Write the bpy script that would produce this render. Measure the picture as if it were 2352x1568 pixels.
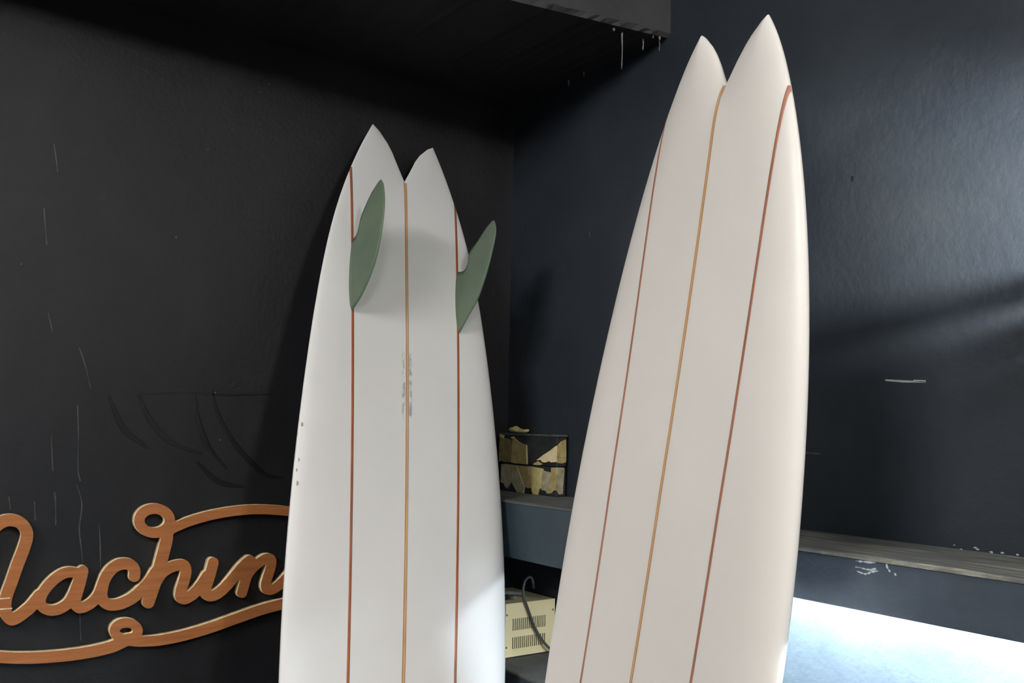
import bpy, bmesh, math, random
import numpy as np
from mathutils import Vector, Matrix

random.seed(7)
for o in list(bpy.data.objects):
    bpy.data.objects.remove(o, do_unlink=True)
scene = bpy.context.scene
COL = scene.collection
EYE = 1.55

# ------------------------------------------------------------------ camera
cam_data = bpy.data.cameras.new('camera')
cam_data.sensor_width = 36.0
cam_data.lens = 2100.0 / 2352.0 * 36.0
cam_data.clip_start = 0.05
cam = bpy.data.objects.new('camera', cam_data)
COL.objects.link(cam)
az, pitch, roll = math.radians(35.6), math.radians(5.22), math.radians(1.28)
fh = Vector((math.sin(az), math.cos(az), 0)); rh = Vector((math.cos(az), -math.sin(az), 0)); up = Vector((0, 0, 1))
fwd = math.cos(pitch) * fh + math.sin(pitch) * up
u0 = -math.sin(pitch) * fh + math.cos(pitch) * up
cr = math.cos(roll) * rh + math.sin(roll) * u0
cu = math.cos(roll) * u0 - math.sin(roll) * rh
cam.matrix_world = Matrix(((cr.x, cu.x, -fwd.x, -1.3915), (cr.y, cu.y, -fwd.y, -1.9554), (cr.z, cu.z, -fwd.z, EYE), (0, 0, 0, 1)))
scene.camera = cam

# ------------------------------------------------------------------ world and exposure
world = bpy.data.worlds.new('room_dark')
scene.world = world
world.use_nodes = True
world.node_tree.nodes['Background'].inputs[0].default_value = (0.5, 0.6, 0.75, 1)
world.node_tree.nodes['Background'].inputs[1].default_value = 0.0
scene.view_settings.view_transform = 'Standard'
scene.view_settings.look = 'None'
scene.view_settings.exposure = 0.0
scene.view_settings.gamma = 1.0
scene.view_settings.use_curve_mapping = False

# light levels of the lamps built further down
TUBE_CEILING = (1.0, 0.97, 0.93, 232.0)
TUBE_SHELF = (0.80, 0.92, 1.0, 190.0)
SPOT_POWER = 145.0

# ------------------------------------------------------------------ materials
MATS = {}
def new_mat(name):
    m = bpy.data.materials.new(name); m.use_nodes = True
    MATS[name] = m
    nt = m.node_tree
    return m, nt, nt.nodes['Principled BSDF']
def noise(nt, scale, detail=4, coord='Object', stretch=(1, 1, 1), rough=0.6):
    tc = nt.nodes.new('ShaderNodeTexCoord'); mp = nt.nodes.new('ShaderNodeMapping')
    mp.inputs['Scale'].default_value = stretch
    n = nt.nodes.new('ShaderNodeTexNoise'); n.inputs['Scale'].default_value = scale; n.inputs['Detail'].default_value = detail
    n.inputs['Roughness'].default_value = rough
    nt.links.new(tc.outputs[coord], mp.inputs['Vector']); nt.links.new(mp.outputs['Vector'], n.inputs['Vector'])
    return n
def ramp(nt, src, stops):
    r = nt.nodes.new('ShaderNodeValToRGB')
    el = r.color_ramp.elements
    while len(el) < len(stops): el.new(0.5)
    for e, (p, c) in zip(el, stops): e.position = p; e.color = (*c, 1)
    nt.links.new(src, r.inputs[0])
    return r
def bump(nt, src, bs, strength, dist):
    b = nt.nodes.new('ShaderNodeBump'); b.inputs['Strength'].default_value = strength; b.inputs['Distance'].default_value = dist
    nt.links.new(src, b.inputs['Height']); nt.links.new(b.outputs['Normal'], bs.inputs['Normal'])
    return b
def simple(name, col, rough=0.5, spec=0.5, scale=30, var=0.12, bmp=0.0):
    m, nt, bs = new_mat(name)
    n = noise(nt, scale)
    lo = tuple(c * (1 - var) for c in col); hi = tuple(min(1, c * (1 + var)) for c in col)
    r = ramp(nt, n.outputs['Fac'], [(0.3, lo), (0.7, hi)])
    nt.links.new(r.outputs[0], bs.inputs['Base Color'])
    bs.inputs['Roughness'].default_value = rough
    bs.inputs['Specular IOR Level'].default_value = spec
    if bmp: bump(nt, n.outputs['Fac'], bs, 0.4, bmp)
    return m
def paint(name, a, b, rough, streak, grain, relief=0.35):
    m, nt, bs = new_mat(name)
    n1 = noise(nt, 1.6, 6, stretch=streak)
    r1 = ramp(nt, n1.outputs['Fac'], [(0.32, a), (0.68, b)])
    nt.links.new(r1.outputs[0], bs.inputs['Base Color'])
    bs.inputs['Roughness'].default_value = rough
    bs.inputs['Specular IOR Level'].default_value = 0.35
    n2 = noise(nt, grain, 5)
    bump(nt, n2.outputs['Fac'], bs, relief, 0.003)
    return m
paint('paint_left', (0.0072, 0.0077, 0.0098), (0.0130, 0.0136, 0.0166), 0.5, (3.0, 1, 0.6), 90)
paint('paint_right', (0.0130, 0.0178, 0.0252), (0.0230, 0.0285, 0.0355), 0.5, (1, 2.2, 2.2), 60, 0.4)
paint('paint_soffit', (0.034, 0.035, 0.036), (0.062, 0.062, 0.064), 0.7, (2, 2, 2), 40)
paint('paint_fascia', (0.026, 0.036, 0.052), (0.05, 0.064, 0.084), 0.45, (6, 6, 6), 60)
paint('soffit_shade', (0.007, 0.007, 0.009), (0.012, 0.012, 0.014), 0.7, (2, 2, 2), 40)  # soffit underside, its shade put into the colour
paint('paint_glow', (0.17, 0.22, 0.28), (0.24, 0.295, 0.35), 0.5, (4, 4, 4), 60)  # lamp glow helped by a paler colour than the navy wall
paint('paint_teal', (0.022, 0.040, 0.052), (0.036, 0.058, 0.072), 0.5, (6, 6, 6), 60)
paint('paint_ceiling', (0.02, 0.02, 0.022), (0.03, 0.03, 0.033), 0.7, (1, 1, 1), 40)
simple('concrete', (0.12, 0.12, 0.115), 0.8, 0.3, 5, 0.25, 0.002)
def shelf_mat(name, stops, stretch):
    m, nt, bs = new_mat(name)
    n = noise(nt, 5, 8, stretch=stretch, rough=0.75)
    r = ramp(nt, n.outputs['Fac'], stops)
    nt.links.new(r.outputs[0], bs.inputs['Base Color']); bs.inputs['Roughness'].default_value = 0.75
    bump(nt, n.outputs['Fac'], bs, 0.5, 0.003)
shelf_mat('shelf_wood', [(0.30, (0.045, 0.052, 0.055)), (0.47, (0.08, 0.088, 0.086)), (0.57, (0.15, 0.155, 0.135)), (0.66, (0.32, 0.32, 0.27))], (14, 1.3, 3))
shelf_mat('shelf_dusty', [(0.30, (0.06, 0.066, 0.068)), (0.5, (0.085, 0.09, 0.09)), (0.7, (0.13, 0.13, 0.12))], (6, 2, 3))

def board_mat(name, col, smudge, sss=0.0):
    m, nt, bs = new_mat(name)
    n = noise(nt, 6, 3)
    lo = tuple(c * 0.965 for c in col)
    r = ramp(nt, n.outputs['Fac'], [(0.3, lo), (0.7, col)])
    out = r.outputs[0]
    if smudge:
        # graphite smears along both sides of the centre stringer
        tc = nt.nodes.new('ShaderNodeTexCoord'); sp = nt.nodes.new('ShaderNodeSeparateXYZ')
        nt.links.new(tc.outputs['Object'], sp.inputs[0])
        def math_(op, a, b=None, clamp=False):
            k = nt.nodes.new('ShaderNodeMath'); k.operation = op; k.use_clamp = clamp
            for i, v in enumerate((a, b)):
                if v is None: continue
                if isinstance(v, (int, float)): k.inputs[i].default_value = v
                else: nt.links.new(v, k.inputs[i])
            return k.outputs[0]
        ax = math_('ABSOLUTE', sp.outputs[0])
        dx = math_('SUBTRACT', 1.0, math_('DIVIDE', math_('ABSOLUTE', math_('SUBTRACT', ax, 0.0085)), 0.006), True)
        dy = math_('SUBTRACT', 1.0, math_('DIVIDE', math_('ABSOLUTE', math_('ADD', sp.outputs[1], 0.508)), 0.078), True)
        dy = math_('MULTIPLY', dy, 6.0, True)
        sn = noise(nt, 95, 3, stretch=(1.0, 0.5, 1.0))
        sm = math_('MULTIPLY', math_('SUBTRACT', sn.outputs['Fac'], 0.44), 7.0, True)
        f = math_('MULTIPLY', math_('MULTIPLY', dx, dy), math_('MULTIPLY', sm, 0.85))
        mx = nt.nodes.new('ShaderNodeMix'); mx.data_type = 'RGBA'
        nt.links.new(f, mx.inputs['Factor']); nt.links.new(out, mx.inputs['A']); mx.inputs['B'].default_value = (0.22, 0.21, 0.22, 1)
        out = mx.outputs['Result']
    nt.links.new(out, bs.inputs['Base Color'])
    bs.inputs['Roughness'].default_value = 0.38
    bs.inputs['Specular IOR Level'].default_value = 0.4
    bs.inputs['Subsurface Weight'].default_value = sss
    bs.inputs['Subsurface Radius'].default_value = (1.0, 0.95, 0.9); bs.inputs['Subsurface Scale'].default_value = 0.012
    return m
board_mat('foam_cool', (0.80, 0.80, 0.79), True)
board_mat('foam_warm', (0.82, 0.79, 0.745), False, 0.4)
def grain_mat(name, a, b):
    m, nt, bs = new_mat(name)
    n = noise(nt, 60, 4, stretch=(3, 0.15, 3))
    r = ramp(nt, n.outputs['Fac'], [(0.35, a), (0.65, b)])
    nt.links.new(r.outputs[0], bs.inputs['Base Color']); bs.inputs['Roughness'].default_value = 0.4
grain_mat('redwood', (0.30, 0.085, 0.035), (0.42, 0.135, 0.055))
grain_mat('redwood_dull', (0.33, 0.135, 0.085), (0.44, 0.19, 0.12))
grain_mat('basswood', (0.60, 0.36, 0.17), (0.72, 0.47, 0.25))
grain_mat('glue_line', (0.40, 0.19, 0.07), (0.50, 0.25, 0.10))
simple('pencil', (0.20, 0.19, 0.19), 0.8, 0.2)
simple('ding_brown', (0.40, 0.34, 0.30), 0.7, 0.2, 200)

m, nt, bs = new_mat('fin_resin')
n = noise(nt, 9, 4)
r = ramp(nt, n.outputs['Fac'], [(0.3, (0.23, 0.32, 0.255)), (0.7, (0.32, 0.39, 0.29))])
nt.links.new(r.outputs[0], bs.inputs['Base Color']); bs.inputs['Roughness'].default_value = 0.45
tr = nt.nodes.new('ShaderNodeBsdfTranslucent'); nt.links.new(r.outputs[0], tr.inputs['Color'])
mx = nt.nodes.new('ShaderNodeMixShader'); mx.inputs[0].default_value = 0.45
nt.links.new(bs.outputs[0], mx.inputs[1]); nt.links.new(tr.outputs[0], mx.inputs[2])
tp = nt.nodes.new('ShaderNodeBsdfTransparent'); tp.inputs['Color'].default_value = (0.62, 0.78, 0.62, 1)
mx2 = nt.nodes.new('ShaderNodeMixShader'); mx2.inputs[0].default_value = 0.28
nt.links.new(mx.outputs[0], mx2.inputs[1]); nt.links.new(tp.outputs[0], mx2.inputs[2])
nt.links.new(mx2.outputs[0], nt.nodes['Material Output'].inputs['Surface'])

m, nt, bs = new_mat('sign_face')
n = noise(nt, 14, 8, stretch=(0.5, 1, 9), rough=0.7)
r = ramp(nt, n.outputs['Fac'], [(0.3, (0.35, 0.120, 0.034)), (0.55, (0.46, 0.165, 0.048)), (0.75, (0.54, 0.215, 0.075))])
nt.links.new(r.outputs[0], bs.inputs['Base Color']); bs.inputs['Roughness'].default_value = 0.6
simple('sign_edge', (0.85, 0.66, 0.42), 0.8, 0.2, 90, 0.25)
simple('drip_pale', (0.06, 0.063, 0.07), 0.5, 0.4, 60, 0.4)
simple('drip_pale2', (0.2, 0.2, 0.205), 0.5, 0.4, 60, 0.4)
simple('drip_white', (0.34, 0.35, 0.36), 0.5, 0.4, 60, 0.2)
simple('brush_dark', (0.006, 0.006, 0.008), 0.35, 0.5, 30, 0.2)
simple('speck_dark', (0.008, 0.008, 0.01), 0.6, 0.3)
simple('scuff_white', (0.42, 0.46, 0.50), 0.7, 0.3, 120, 0.3)
simple('block_black', (0.022, 0.024, 0.026), 0.6, 0.4, 40, 0.6)
simple('block_lid', (0.07, 0.08, 0.08), 0.6, 0.4, 60, 0.5)
simple('tape_grey', (0.33, 0.31, 0.20), 0.65, 0.3, 55, 0.35, 0.001)
simple('tape_olive', (0.203, 0.176, 0.074), 0.65, 0.3, 55, 0.35, 0.001)
simple('tape_ochre', (0.392, 0.312, 0.131), 0.6, 0.3, 55, 0.25, 0.001)
simple('tape_yellow', (0.546, 0.468, 0.208), 0.6, 0.3, 55, 0.25, 0.001)
simple('tape_cream', (0.75, 0.625, 0.375), 0.6, 0.3, 55, 0.12, 0.001)
simple('cream_metal', (0.97, 0.80, 0.46), 0.45, 0.4, 12, 0.05)
simple('slot_dark', (0.03, 0.025, 0.015), 0.8, 0.2)
simple('screw_metal', (0.25, 0.22, 0.16), 0.4, 0.6)
simple('cable_grey', (0.075, 0.073, 0.07), 0.55, 0.4)
simple('cable_dust', (0.17, 0.165, 0.15), 0.8, 0.2, 80, 0.3)
simple('plug_black', (0.018, 0.018, 0.02), 0.5, 0.5)
simple('lamp_white', (0.7, 0.7, 0.68), 0.4, 0.4)
simple('lamp_black', (0.02, 0.02, 0.02), 0.4, 0.5)
simple('blocker_wood', (0.30, 0.19, 0.10), 0.6, 0.3, 20, 0.2)
def emit(name, c):
    m, nt, bs = new_mat(name)
    bs.inputs['Base Color'].default_value = (0.8, 0.8, 0.8, 1)
    bs.inputs['Emission Color'].default_value = (c[0], c[1], c[2], 1)
    bs.inputs['Emission Strength'].default_value = c[3]
emit('tube_ceiling', TUBE_CEILING)
emit('tube_ceiling_mid', (1.0, 0.97, 0.93, 175.0))
emit('tube_ceiling_new', (1.0, 0.97, 0.93, 350.0))
emit('tube_shelf', TUBE_SHELF)

# ------------------------------------------------------------------ helpers
def mesh(name, verts, faces, mat, parent=None, smooth=False, mats=None, fmat=None):
    me = bpy.data.meshes.new(name)
    me.from_pydata([tuple(v) for v in verts], [], [tuple(f) for f in faces])
    for mm in (mats or [mat]): me.materials.append(MATS[mm])
    if fmat is not None:
        me.polygons.foreach_set('material_index', fmat)
    if smooth: me.polygons.foreach_set('use_smooth', [True] * len(me.polygons))
    me.update()
    o = bpy.data.objects.new(name, me); COL.objects.link(o)
    if parent is not None: o.parent = parent
    return o
def from_bm(name, bm, mat, parent=None, smooth=False):
    me = bpy.data.meshes.new(name)
    bmesh.ops.recalc_face_normals(bm, faces=bm.faces)
    bm.to_mesh(me); bm.free()
    me.materials.append(MATS[mat])
    if smooth: me.polygons.foreach_set('use_smooth', [True] * len(me.polygons))
    o = bpy.data.objects.new(name, me); COL.objects.link(o)
    if parent is not None: o.parent = parent
    return o
def box(name, lo, hi, mat, parent=None, bev=0.0, jag=0.0, cuts=0):
    bm = bmesh.new()
    bmesh.ops.create_cube(bm, size=1)
    for v in bm.verts:
        v.co = Vector([lo[i] + (v.co[i] + 0.5) * (hi[i] - lo[i]) for i in range(3)])
    if bev: bmesh.ops.bevel(bm, geom=list(bm.edges), offset=bev, segments=2, affect='EDGES', profile=0.6)
    return from_bm(name, bm, mat, parent)
def empty(name, loc, label=None, cat=None, group=None):
    o = bpy.data.objects.new(name, None); COL.objects.link(o); o.location = loc
    o.empty_display_size = 0.05
    if label: o['label'] = label
    if cat: o['category'] = cat
    if group: o['group'] = group
    return o
def tag(o, label, cat, group=None):
    o['label'] = label; o['category'] = cat
    if group: o['group'] = group
    return o
def struct(o, label=None, cat=None):
    o['kind'] = 'structure'
    if label: o['label'] = label
    if cat: o['category'] = cat
    return o
def catmull(P, n=6):
    P = [Vector(p) for p in P]
    Q = [2 * P[0] - P[1]] + P + [2 * P[-1] - P[-2]]
    out = []
    for i in range(1, len(Q) - 2):
        a, b, c, d = Q[i - 1:i + 3]
        for k in range(n):
            t = k / n
            out.append(0.5 * (2 * b + (c - a) * t + (2 * a - 5 * b + 4 * c - d) * t * t + (3 * b - a - 3 * c + d) * t ** 3))
    out.append(P[-1]); return out
def tube(name, path, rad, mat, parent=None, seg=10, caps=True):
    pts = [Vector(p) for p in path]; n = len(pts)
    rads = rad if isinstance(rad, (list, tuple)) else [rad] * n
    V, F = [], []
    ref = None
    for i, p in enumerate(pts):
        t = (pts[min(i + 1, n - 1)] - pts[max(i - 1, 0)]).normalized()
        if ref is None:
            ref = t.orthogonal().normalized()
        ref = (ref - t * ref.dot(t)).normalized()
        b = t.cross(ref)
        for k in range(seg):
            a = 2 * math.pi * k / seg
            V.append(p + (ref * math.cos(a) + b * math.sin(a)) * rads[i])
    for i in range(n - 1):
        for k in range(seg):
            k2 = (k + 1) % seg
            F.append((i * seg + k, i * seg + k2, (i + 1) * seg + k2, (i + 1) * seg + k))
    if caps:
        F.append(tuple(range(seg))[::-1]); F.append(tuple((n - 1) * seg + k for k in range(seg)))
    return mesh(name, V, F, mat, parent, True)
def ribbon(name, pts2, widths, to3, depth, mat, parent=None):
    """flat raised stroke along a 2D path; to3(a, b, h) maps wall coordinates and height to 3D"""
    n = len(pts2); V, F = [], []
    for i, p in enumerate(pts2):
        a = Vector(pts2[max(i - 1, 0)]); b = Vector(pts2[min(i + 1, n - 1)])
        t = (b - a).normalized(); q = Vector((-t.y, t.x)); w = widths[i] / 2
        p = Vector(p)
        for (s, h) in ((-1, 0.0), (-0.7, depth), (0.7, depth), (1, 0.0)):
            r = p + q * w * s
            V.append(to3(r.x, r.y, h))
    for i in range(n - 1):
        for k in range(3):
            F.append((i * 4 + k, i * 4 + k + 1, (i + 1) * 4 + k + 1, (i + 1) * 4 + k))
    F.append((0, 3, 2, 1)); e = (n - 1) * 4; F.append((e, e + 1, e + 2, e + 3))
    return mesh(name, V, F, mat, parent)
def blob(name, c2, r, to3, h, mat, parent=None, asp=1.0, n=9):
    V = []; rr = [r * random.uniform(0.7, 1.2) for _ in range(n)]
    for k in range(n):
        a = 2 * math.pi * k / n
        V.append(to3(c2[0] + rr[k] * math.cos(a), c2[1] + rr[k] * asp * math.sin(a), 0))
    for k in range(n):
        a = 2 * math.pi * k / n
        V.append(to3(c2[0] + rr[k] * 0.6 * math.cos(a), c2[1] + rr[k] * 0.6 * asp * math.sin(a), h))
    F = [(k, (k + 1) % n, n + (k + 1) % n, n + k) for k in range(n)] + [tuple(range(n, 2 * n))]
    return mesh(name, V, F, mat, parent)
def prism(name, poly, to3, h0, h1, mat, parent=None):
    n = len(poly)
    V = [to3(a, b, h0) for a, b in poly] + [to3(a, b, h1) for a, b in poly]
    F = [tuple(range(n)), tuple(range(2 * n - 1, n - 1, -1))] + [(k, n + k, n + (k + 1) % n, (k + 1) % n) for k in range(n)]
    bm = bmesh.new(); vs = [bm.verts.new(v) for v in V]
    for f in F: bm.faces.new([vs[i] for i in f])
    return from_bm(name, bm, mat, parent)
on_left = lambda a, b, h: (a, -h, b)        # (x, z) on the left wall
on_right = lambda a, b, h: (-h, a, b)       # (y, z) on the right wall

# measured paths and outlines, metres: (x, z) on the left wall, (y, z) on the right wall and shelf faces
DRIPS_LEFT = [[[-1.0275,1.417],[-1.0169,1.3839],[-1.0156,1.3629],[-1.0175,1.3295],[-1.0114,1.2916],[-1.0074,1.2646]],[[-1.0658,1.4019],[-1.0623,1.3811],[-1.0597,1.3397]],[[-1.0993,1.3847],[-1.0956,1.3495]],[[-0.9816,1.3362],[-0.9778,1.298],[-0.9743,1.2523]],[[-1.1083,2.0799],[-1.1015,2.0444],[-1.0987,2.0248]],[[-1.118,1.9495],[-1.1106,1.893],[-1.1082,1.8787]],[[-1.0978,1.7466],[-1.0886,1.71]],[[-1.0388,1.6829],[-1.0256,1.6475],[-1.0134,1.6034]],[[-1.0351,1.5701],[-1.03,1.5107],[-1.027,1.4473],[-1.0215,1.4219]],[[-1.0778,1.5101],[-1.0714,1.4435]],[[-1.0076,1.2165],[-1.0075,1.1751],[-1.0016,1.1168]],[[-1.1432,1.3957],[-1.1388,1.3714]]]
BRUSH_LEFT = [[[-0.7741,1.6105],[-0.7594,1.56],[-0.7235,1.5002],[-0.673,1.4487],[-0.6425,1.4276],[-0.6073,1.4214]],[[-0.8101,1.5998],[-0.8,1.5452],[-0.7741,1.4861],[-0.7348,1.4446]],[[-0.9227,1.5956],[-0.8968,1.5432],[-0.8537,1.4993],[-0.7899,1.4751]],[[-0.9787,1.5891],[-0.9462,1.5247],[-0.8978,1.4857]],[[-0.9193,1.5957],[-0.8344,1.6007],[-0.7333,1.6009],[-0.6442,1.6061]],[[-0.7999,1.4588],[-0.7521,1.4172],[-0.6949,1.4041]]]
SPECKS_LEFT = [[-0.6817,2.3037],[-0.7007,2.28],[-0.8094,2.1275],[-1.1499,1.8351],[-0.8655,1.9271],[-0.7664,1.6043],[-0.7519,1.5046]]
DRIPS_RIGHT = [[[-0.4247,2.4705],[-0.4221,2.4451],[-0.4232,2.3819]],[[-0.4962,2.4292],[-0.495,2.4153],[-0.4909,2.4014]],[[-0.569,2.3944],[-0.5679,2.3711]],[[-0.2863,2.4193],[-0.2883,2.4077]],[[-0.302,2.3795],[-0.2973,2.3711],[-0.2992,2.3596]],[[-0.3896,2.4912],[-0.402,2.4805]],[[-0.3167,2.0119],[-0.3218,1.9954]],[[-0.1492,2.3205],[-0.1439,2.3139]]]
SCRATCH_RIGHT = [[[-1.0821,1.6381],[-1.114,1.6351],[-1.1515,1.6334]],[[-1.1315,1.6361],[-1.1522,1.6341]],[[-0.9248,1.512],[-0.954,1.5108]]]
SPECKS_RIGHT = [[-1.0246,1.9927],[0.0088,1.9958],[-1.1519,1.8398],[-1.1809,1.8252]]
FLAKES = [[-1.1946,1.3812],[-1.2047,1.3758],[-1.2269,1.3811],[-1.2302,1.3789],[-1.2509,1.3776],[-1.2669,1.3783],[-1.2886,1.3785]]
SCUFFS = [[[-1.1611,1.3584],[-1.1702,1.3584],[-1.1805,1.3574],[-1.1942,1.3605]],[[-1.1638,1.3526],[-1.177,1.3508],[-1.186,1.3545],[-1.1975,1.3579]],[[-1.1612,1.367],[-1.1772,1.3678],[-1.193,1.3687]],[[-1.2118,1.3736],[-1.2103,1.3663],[-1.2155,1.3587]],[[-1.222,1.3584],[-1.2239,1.3551]],[[-1.1839,1.3566],[-1.1955,1.3577]]]
TAPE_UP = [[[[0.0414,1.5232],[-0.0048,1.5228],[-0.0312,1.5145],[-0.0414,1.5169],[-0.0297,1.4604],[-0.0158,1.453],[0.0385,1.4574]],1],[[[-0.0428,1.5164],[-0.072,1.5129],[-0.0776,1.5099],[-0.0696,1.4581],[-0.0453,1.4557],[-0.0325,1.4599]],1],[[[-0.0827,1.52],[-0.1001,1.5105],[-0.1181,1.5045],[-0.138,1.5017],[-0.1422,1.4545],[-0.091,1.4547],[-0.0751,1.4571]],2],[[[-0.019,1.5261],[-0.0402,1.5241],[-0.0368,1.5155],[-0.0273,1.5179]],3],[[[-0.0704,1.5198],[-0.0826,1.5216],[-0.0792,1.5147]],3],[[[-0.1807,1.4665],[-0.2087,1.4807],[-0.2349,1.4922],[-0.2567,1.5036],[-0.2598,1.4655],[-0.2378,1.464],[-0.2316,1.4667],[-0.2175,1.4626],[-0.2051,1.463],[-0.1966,1.4682]],4],[[[-0.1674,1.4582],[-0.1842,1.4646],[-0.2032,1.4579],[-0.1887,1.4534],[-0.1668,1.4531]],3]]
TAPE_LOW = [[[[0.0333,1.4508],[-0.0197,1.4497],[-0.0477,1.4518],[-0.0518,1.4189],[-0.046,1.4014],[-0.0286,1.4056],[-0.0078,1.3949],[0.031,1.4005]],0],[[[-0.0477,1.4518],[-0.0753,1.4505],[-0.0756,1.4072],[-0.0594,1.3909],[-0.049,1.3955],[-0.0454,1.4159]],0],[[[-0.0753,1.4505],[-0.0979,1.4503],[-0.1259,1.4104],[-0.1337,1.3993],[-0.129,1.3836],[-0.1048,1.3826],[-0.0932,1.3953],[-0.0815,1.4076]],0],[[[-0.0979,1.4503],[-0.1613,1.4503],[-0.1651,1.4002],[-0.1481,1.397],[-0.1328,1.3998],[-0.1259,1.4104]],2],[[[-0.1613,1.4503],[-0.2056,1.4475],[-0.2037,1.4015],[-0.1926,1.3978],[-0.1868,1.3835],[-0.1666,1.382],[-0.1623,1.3949]],3],[[[-0.2057,1.443],[-0.2365,1.4401],[-0.2351,1.3913],[-0.2258,1.3901],[-0.2195,1.3964],[-0.2038,1.3965]],0],[[[-0.2361,1.4515],[-0.2621,1.4545],[-0.2644,1.3996],[-0.2477,1.3989],[-0.2379,1.3915]],2]]
TAPE_UP_END = [[[[-0.0388,1.5036],[-0.0263,1.5136],[-0.012,1.5187],[-0.0102,1.4826],[-0.0108,1.4652],[-0.0236,1.4623],[-0.0379,1.4641]],2],[[[-0.0376,1.4789],[-0.0191,1.4781],[-0.0191,1.4764],[-0.0376,1.4764]],0]]
TAPE_LOW_END = [[[[-0.037,1.4535],[-0.0169,1.4523],[-0.0143,1.4479],[-0.0176,1.4108],[-0.0181,1.3911],[-0.0299,1.3899],[-0.0358,1.3989]],0]]
SEAMS = [[[-1.1563,1.2121],[-1.1479,1.2118],[-1.1314,1.2117]],[[-1.155,1.1929],[-1.1467,1.1928],[-1.1266,1.1925]]]
CRUMB = [[-0.0412,1.5395],[-0.0595,1.5465],[-0.0778,1.5494],[-0.1006,1.5444],[-0.1121,1.5342]]
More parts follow.
